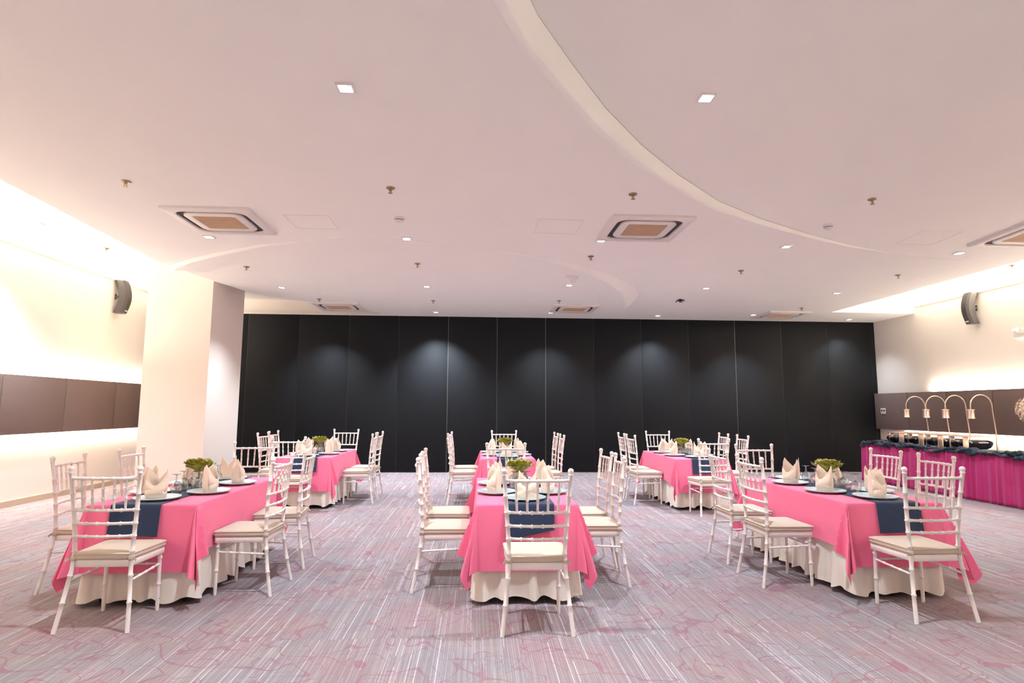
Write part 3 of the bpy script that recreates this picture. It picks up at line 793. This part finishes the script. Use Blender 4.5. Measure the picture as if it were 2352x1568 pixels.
def plant_thing(rnd):
    r = empty('lettuce_plant')
    MB().tube([(0,0,-.125),(.004,.002,-.06),(0,0,.0)], [.006,.0075,.010], 8).build('stem', M['stem'], r)
    N = 21
    for k in range(N):
        ring = k % 3; an = 2*PI*k/N*2.0+ring*.4+rnd.uniform(-.2,.2); lean = (.82, .58, .30)[ring]+rnd.uniform(-.1,.1); Ln = (.135, .13, .115)[ring]*rnd.uniform(.9,1.1)
        rows = []; edge = []; nu, nv = 8, 9
        for i in range(nu+1):
            u = i/nu; row = []
            rad = Ln*u*math.sin(lean)*(1+.1*u); z = -.012+Ln*u*math.cos(lean)*(1-.18*u*u*lean)
            wd = .010+.095*u**1.1*(1.0 if u < .85 else 1-.9*(u-.85)**1.0)
            for j in range(nv+1):
                v = -1+2*j/nv; ruf = .014*u*u*(abs(v)**1.5+(.6 if i == nu else 0))*math.sin(v*9+k*1.7+u*5)
                cup = .022*u*v*v
                rd = 1-.22*v*v*u; lx = rad*rd-cup*math.cos(lean)*.5+ruf*.7; ly = wd*v*(1+.08*math.sin(7*u+k)); lz = (z+.012)*rd-.012+cup*.3*math.sin(lean)+ruf*.8
                row.append((lx*math.cos(an)-ly*math.sin(an), lx*math.sin(an)+ly*math.cos(an), lz)); edge.append(max(0, (max(abs(v), u)-.72)/.28)*u)
            rows.append(row)
        o = MB().grid(rows).build('leaf', M['leaf'], r, 80)
        at = o.data.attributes.new('edge', 'FLOAT', 'POINT'); at.data.foreach_set('value', edge)
    return r
def jar_thing():
    r = empty('glass_jar')
    MB().lathe([(.0,.002),(.028,.002),(.032,.006),(.033,.05),(.028,.06),(.026,.064)], 20, cap=False).build('body', M['glass'], r, 50)
    MB().lathe([(.028,.062),(.028,.076),(.024,.08),(0,.08)], 20, cap=False).build('lid', M['glass'], r, 40)
    return r
plate0 = plate_thing(''); nap0 = [napkin_thing(random.Random(i), i) for i in range(3)]; gob0 = goblet_thing(); ter0 = terrarium_thing(); jar0 = jar_thing()
index_kids()
used = set()
def place(proto, loc, rz, lab, cat, grp):
    if proto.name not in used: o = proto; used.add(proto.name)
    else: o = copy_tree(proto)
    o.location = loc; o.rotation_euler = (0, 0, rz); tag(o, lab, cat, grp); return o
TW = .0
for ti, (tk, (tname, (cx, y0, y1), wd)) in enumerate(TBL.items()):
    rnd = random.Random(11+ti); hw = wd/2-.012; hl = (y1-y0)/2-.012; cy = (y0+y1)/2
    r = empty('folding_table', (cx, cy, 0))
    MB().bbox(-hw+.02, hw-.02, -hl+.02, hl-.02, TZ-.03, TZ-.002, .006).build('tabletop', M['white_plastic'], r)
    for sx in (-1, 1):
        for sy in (-1, 1):
            lg = MB().tube([(sx*(hw-.07), sy*(hl-.10), .03), (sx*(hw-.07), sy*(hl-.10), TZ-.03)], .016, 8).build('leg', M['white_trim'], r)
            MB().lathe([(.018,0),(.019,.004),(.019,.045),(.017,.05)], 10, c=(sx*(hw-.07), sy*(hl-.10), 0)).build('rubber_foot', M['black'], lg)
    tag(r, 'folding table hidden under cloths, the %s' % tname, 'table', 'banquet tables')
    o = skirt(hw, hl, TZ, rnd).build('under_cloth', M['white_cloth'], None, 60); o.location = (cx, cy, 0)
    tag(o, 'cream floor-length gathered cloth under the pink one, %s' % tname, 'tablecloth', 'cream table skirts')
    o = cloth('pink_tablecloth', hw+.006, hl+.006, .335, .45, TZ+.006, M['pink'], rnd, .065, 7.0, .010, .27).build('pink_tablecloth', M['pink'], None, 60); o.location = (cx, cy, 0)
    tag(o, 'pink square-cornered overlay cloth draped on the %s' % tname, 'tablecloth', 'pink overlay cloths')
    dd = {'CF': .22, 'LF': .215, 'RF': .22}.get(tk, .21)
    o = make_runner(.165, hl+.010, TZ+.0105, dd, .2, rnd, .16 if tk == 'CF' else (-.05 if tk == 'LF' else .03)).build('table_runner', M['navy'], None, 60); o.location = (cx+(.02 if tk != 'LF' else -.03), cy, 0)
    tag(o, 'navy blue runner along the %s' % tname, 'table runner', 'navy table runners')
    ZP = TZ+.0108
    ym = (y0+y1)/2
    spots6 = {'near': (0, y0+.195, 0), 'l1': (-hw+.140, ym-.27, -90), 'r1': (hw-.140, ym-.27, 90), 'l2': (-hw+.140, ym+.27, -90), 'r2': (hw-.140, ym+.27, 90), 'far': (0, y1-.195, 180)}
    for j, (pk, (dx_, yy, a)) in enumerate(spots6.items()):
        if tk == 'CB' and pk == 'near': pass
        px, py = cx+dx_+rnd.uniform(-.006,.006), yy+rnd.uniform(-.006,.006); where = '%s, %s' % (tname, POS[pk])
        place(plate0, (px, py, ZP), 0, 'silver-blue charger plate, %s' % where, 'plate', 'charger plates on the pink tables')
        ra = math.radians(a)+rnd.uniform(-.5,.5)
        place(nap0[(j+ti) % 3], (px+rnd.uniform(-.02,.02), py+rnd.uniform(-.02,.02), ZP+.0085), ra, 'peach standing folded napkin, %s' % where, 'napkin', 'folded napkins on charger plates')
        # goblets: to the right of each setting, towards the runner
        gx, gy = {'near': (cx, ym-.36), 'far': (cx, ym+.36), 'l1': (cx-.05, ym-.13), 'l2': (cx-.044, ym+.138), 'r1': (cx+.05, ym-.13), 'r2': (cx+.044, ym+.138)}[pk]
        place(gob0, (gx+rnd.uniform(-.003,.003), gy+rnd.uniform(-.003,.003), ZP), rnd.uniform(0, 6), 'clear goblet standing upside down, %s' % where, 'glass', 'upturned goblets on the pink tables')
    tx, tyy = cx, ym+.01
    place(ter0, (tx, tyy, ZP), rnd.uniform(0, 6), 'gold wire geometric terrarium at centre of the %s' % tname, 'terrarium', 'table centrepieces')
    pl = plant_thing(rnd); pl.location = (tx, tyy, ZP+.137); pl.rotation_euler = (0, 0, rnd.uniform(0, 6))
    tag(pl, 'green ruffled lettuce plant rising from terrarium on %s' % tname, 'plant', 'lettuce centrepiece plants')
    place(jar0, (tx+.122, tyy+.02, ZP), 0, 'small clear glass jar beside terrarium on %s' % tname, 'jar', 'small glass jars')

# ------------------------------------------------------------------ buffet
BX0, BX1, BY0, BY1, BZ = 7.40, 8.30, 5.2, 11.15, .70
r = empty('buffet_table', ((BX0+BX1)/2, (BY0+BY1)/2, 0)); cx, cy = r.location.x, r.location.y
MB().bbox(BX0-cx, BX1-cx, BY0-cy, BY1-cy, BZ-.03, BZ, .004).build('tabletop', M['white_trim'], r)
for sx in (BX0-cx+.08, BX1-cx-.08):
    for sy in (BY0-cy+.1, 0, BY1-cy-.1): MB().tube([(sx, sy, 0), (sx, sy, BZ-.03)], .018, 8).build('leg', M['steel'], r)
tag(r, 'long buffet table along the cream wall under magenta skirting', 'table')
loops = []; per = []
def seg(a, b, nrm, step=.012):
    n = int((Vector(b)-Vector(a)).length/step)
    for i in range(n): per.append((Vector(a).lerp(Vector(b), i/n), Vector(nrm)))
seg((BX0, BY0), (BX0, BY1), (-1,0)); seg((BX0, BY1), (BX1, BY1), (0,1))
rb = random.Random(5); vals = []; a = 0
ph = [rb.uniform(0,6) for _ in range(6)]
rows = []
for f in (0, .04, .15, .35, .6, .8, .93, 1.0):
    row = []
    for i, (p, nn) in enumerate(per):
        s = i*.012
        wv = math.sin(s*2*PI/.15+1.8*math.sin(s*2*PI/.46+ph[0])+ph[1]); w2 = math.sin(s*2*PI/.057+ph[2]+math.sin(s*3.1))
        d = .012+(.012+.012*f)*wv*(.75+.25*math.sin(s*4.3+ph[3]))+.002*w2 + .020*f
        q = p+nn*d; row.append((q.x, q.y, BZ-.012+(.012-BZ)*f+.012))
    rows.append(row)
o = MB().grid(rows).build('table_skirting', M['magenta'], None, 70, solid=.002)
tag(o, 'magenta velvet skirting hanging in pleats round the buffet table', 'table skirt')
o = MB().bbox(BX0-.004, BX1+.004, BY0-.004, BY1+.004, BZ+.001, BZ+.006, .002).build('buffet_cloth', M['navy'])
tag(o, 'dark navy cloth covering the buffet table top', 'tablecloth')
# rumpled navy swag along the edge
rs = random.Random(9)
def hsh(i): 
    rr = random.Random(i*7919); return rr.uniform(-1, 1)
def vn(x, seed):
    i = math.floor(x); f = x-i; f = f*f*(3-2*f); return hsh(i+seed*1000)*(1-f)+hsh(i+1+seed*1000)*f
loops = []; n = 420; SEG = 22
path = [Vector((BX0+.02, BY0)), Vector((BX0+.02, BY1+.0)), Vector((BX1-.3, BY1+.0))]
tot = (BY1-BY0)+(BX1-.3-BX0-.02)
for i in range(n):
    s = tot*i/(n-1)
    if s < BY1-BY0: c = Vector((BX0+.02, BY0+s)); nn = Vector((-1,0))
    else: c = Vector((BX0+.02+(s-(BY1-BY0)), BY1)); nn = Vector((0,1))
    sag = .05*max(0, math.sin(s*2*PI/1.9+.6))**3
    L = []
    for k in range(SEG):
        an = 2*PI*k/SEG; tw = an*2+s*26
        rad = .046+.014*vn(s*9, 1)+.016*math.sin(an*3+s*9+5*vn(s*5, 2))+.012*vn(s*22+an*3, 3)+.012*vn(s*38-an*4, 7)
        rad *= 1+.25*vn(s*3, 4)
        o1 = rad*1.25*math.cos(an)+.012; o2 = rad*.85*math.sin(an)
        q = c+nn*o1; L.append((q.x, q.y, BZ+.022-sag*(.5+.5*math.cos(an))+o2+.010*vn(s*5, 6)))
    loops.append(L)
o = MB().loft(loops).build('fabric_swag', M['navy_satin'], None, 80)
tag(o, 'rumpled navy satin swag bunched along the buffet table edge', 'swag')
# heat lamp stations
def make_lamp():
    r = empty('heat_lamp_stand')
    MB().bbox(-.045, .045, -.006, .006, 0, .225, .003).build('front_leg', M['copper'], r)
    MB().bbox(.495, .525, -.006, .006, 0, .225, .003).build('rear_leg', M['copper'], r)
    MB().bbox(-.045, .525, -.012, .012, .218, .236, .003).build('top_bar', M['copper'], r)
    MB().bbox(-.045, .525, .25, .274, .218, .236, .003).build('top_bar', M['copper'], r)
    MB().bbox(-.045, .045, .256, .268, 0, .225, .003).build('front_leg', M['steel'], r)
    MB().bbox(-.045, -.015, -.01, .27, .222, .234, .003).build('cross_bar', M['copper'], r)
    pts = [Vector((.51, 0, .23)), Vector((.498, 0, .40)), Vector((.482, 0, .60))]
    cxx, rr, zc = .30, .178, .69
    for k in range(0, 13):
        an = PI*k/12*1.0; pts.append(Vector((cxx+rr*math.cos(an), 0, zc+rr*math.sin(an)*1.02)))
    pts.append(Vector((.124, 0, .645)))
    MB().tube(pts, .0085, 10).build('gooseneck', M['copper'], r)
    sh = MB().lathe([(.0,.645),(.05,.643),(.053,.638),(.053,.632),(.049,.628),(.049,.515),(.054,.508),(.054,.502),(.046,.502),(.046,.60)], 24, c=(.122, 0, 0), cap=False).build('shade', M['copper'], r, 40)
    MB().lathe([(.046,.508),(.0,.506)], 20, c=(.122, 0, 0), cap=False).build('lamp_glass', M['white_plastic'], sh)
    return r
def make_chafer():
    r = empty('chafing_dish'); n = 24; loops = []
    def ov(a, b, z, pw=3.2):
        L = []
        for k in range(n):
            an = 2*PI*k/n; c_, s_ = math.cos(an), math.sin(an)
            L.append((a*math.copysign(abs(c_)**(2/pw), c_), b*math.copysign(abs(s_)**(2/pw), s_), z))
        return L
    MB().loft([ov(.15,.09,.03), ov(.20,.11,.05), ov(.235,.125,.09), ov(.25,.13,.125), ov(.242,.124,.125), ov(.22,.11,.08)], cap=True).build('pan', M['black_gloss'], r, 50)
    MB().loft([ov(.245,.127,.125), ov(.235,.12,.145), ov(.19,.09,.165), ov(.06,.03,.172)], cap=True).build('lid', M['black_gloss'], r, 50)
    for sx in (-1, 1):
        for sy in (-1, 1): MB().tube([(sx*.15, sy*.07, 0), (sx*.14, sy*.065, .05)], .008, 6).build('foot', M['steel'], r)
    MB().tube([(-.08,-.125,.12),(-.08,-.15,.135),(.08,-.15,.135),(.08,-.125,.12)], .006, 6).build('handle', M['steel'], r)
    return r
lamp0 = make_lamp(); chf0 = make_chafer(); index_kids()
LY = [8.80, 9.30, 9.745, 10.19]; LX = [7.50, 7.50, 7.52, 7.50]
NTH = ['farthest from', 'second farthest from', 'second nearest', 'nearest']
for i, (x, y) in enumerate(zip(LX, LY)):
    o = lamp0 if i == 0 else copy_tree(lamp0); o.location = (x, y, BZ+.006)
    tag(o, 'rose gold gooseneck heat lamp stand on buffet, %s the dark wall' % NTH[i], 'heat lamp', 'heat lamps on the buffet')
    o = chf0 if i == 0 else copy_tree(chf0); o.location = (x+.27, y+.13, BZ+.006)
    tag(o, 'black chafing dish under the heat lamp %s the dark wall' % NTH[i], 'chafing dish', 'black chafing dishes on the buffet')
for y, lab in ((10.63, 'black chafing dish at the buffet end by the dark wall'), (8.33, 'black chafing dish without a lamp near the flower ball')):
    if y > 9:
        o = copy_tree(chf0); o.location = (7.82, y, BZ+.006); tag(o, lab, 'chafing dish', 'black chafing dishes on the buffet')
# flower ball on a stand
r = empty('flower_arrangement', (7.72, 7.86, BZ+.006)); rf = random.Random(3)
MB().lathe([(.0,0),(.09,0),(.09,.008),(.02,.014),(.010,.03),(.010,.46),(.03,.50),(.035,.52),(0,.52)], 20).build('stand', M['gold_wire'], r)
MB().lathe([(.0,-.15),(.1,-.11),(.15,0),(.1,.11),(0,.15)], 16, c=(0,0,.64)).build('core', M['flower'], r)
for k in range(150):
    zf = 1-2*(k+.5)/150; an = k*2.399963; d = Vector((math.sqrt(1-zf*zf)*math.cos(an), math.sqrt(1-zf*zf)*math.sin(an), zf)); c = Vector((0,0,.64))+d*(.165+rf.uniform(-.015,.02))
    a = d.orthogonal().normalized(); b = d.cross(a); mb = MB()
    for q in range(5):
        t0 = 2*PI*q/5+rf.random(); e1 = a*math.cos(t0)+b*math.sin(t0); e2 = d.cross(e1); L = .030*rf.uniform(.8,1.25)
        mb.add([c, c+e1*L*.6+e2*L*.45+d*.008, c+e1*L+d*(.016+rf.uniform(-.006,.008)), c+e1*L*.6-e2*L*.45+d*.008], [(0,1,2,3)])
    mb.build('blossom', M['flower'], r, 60)
tag(r, 'ball of dried cream and peach flowers on a stand on the buffet', 'flowers')
bpy.context.view_layer.update()
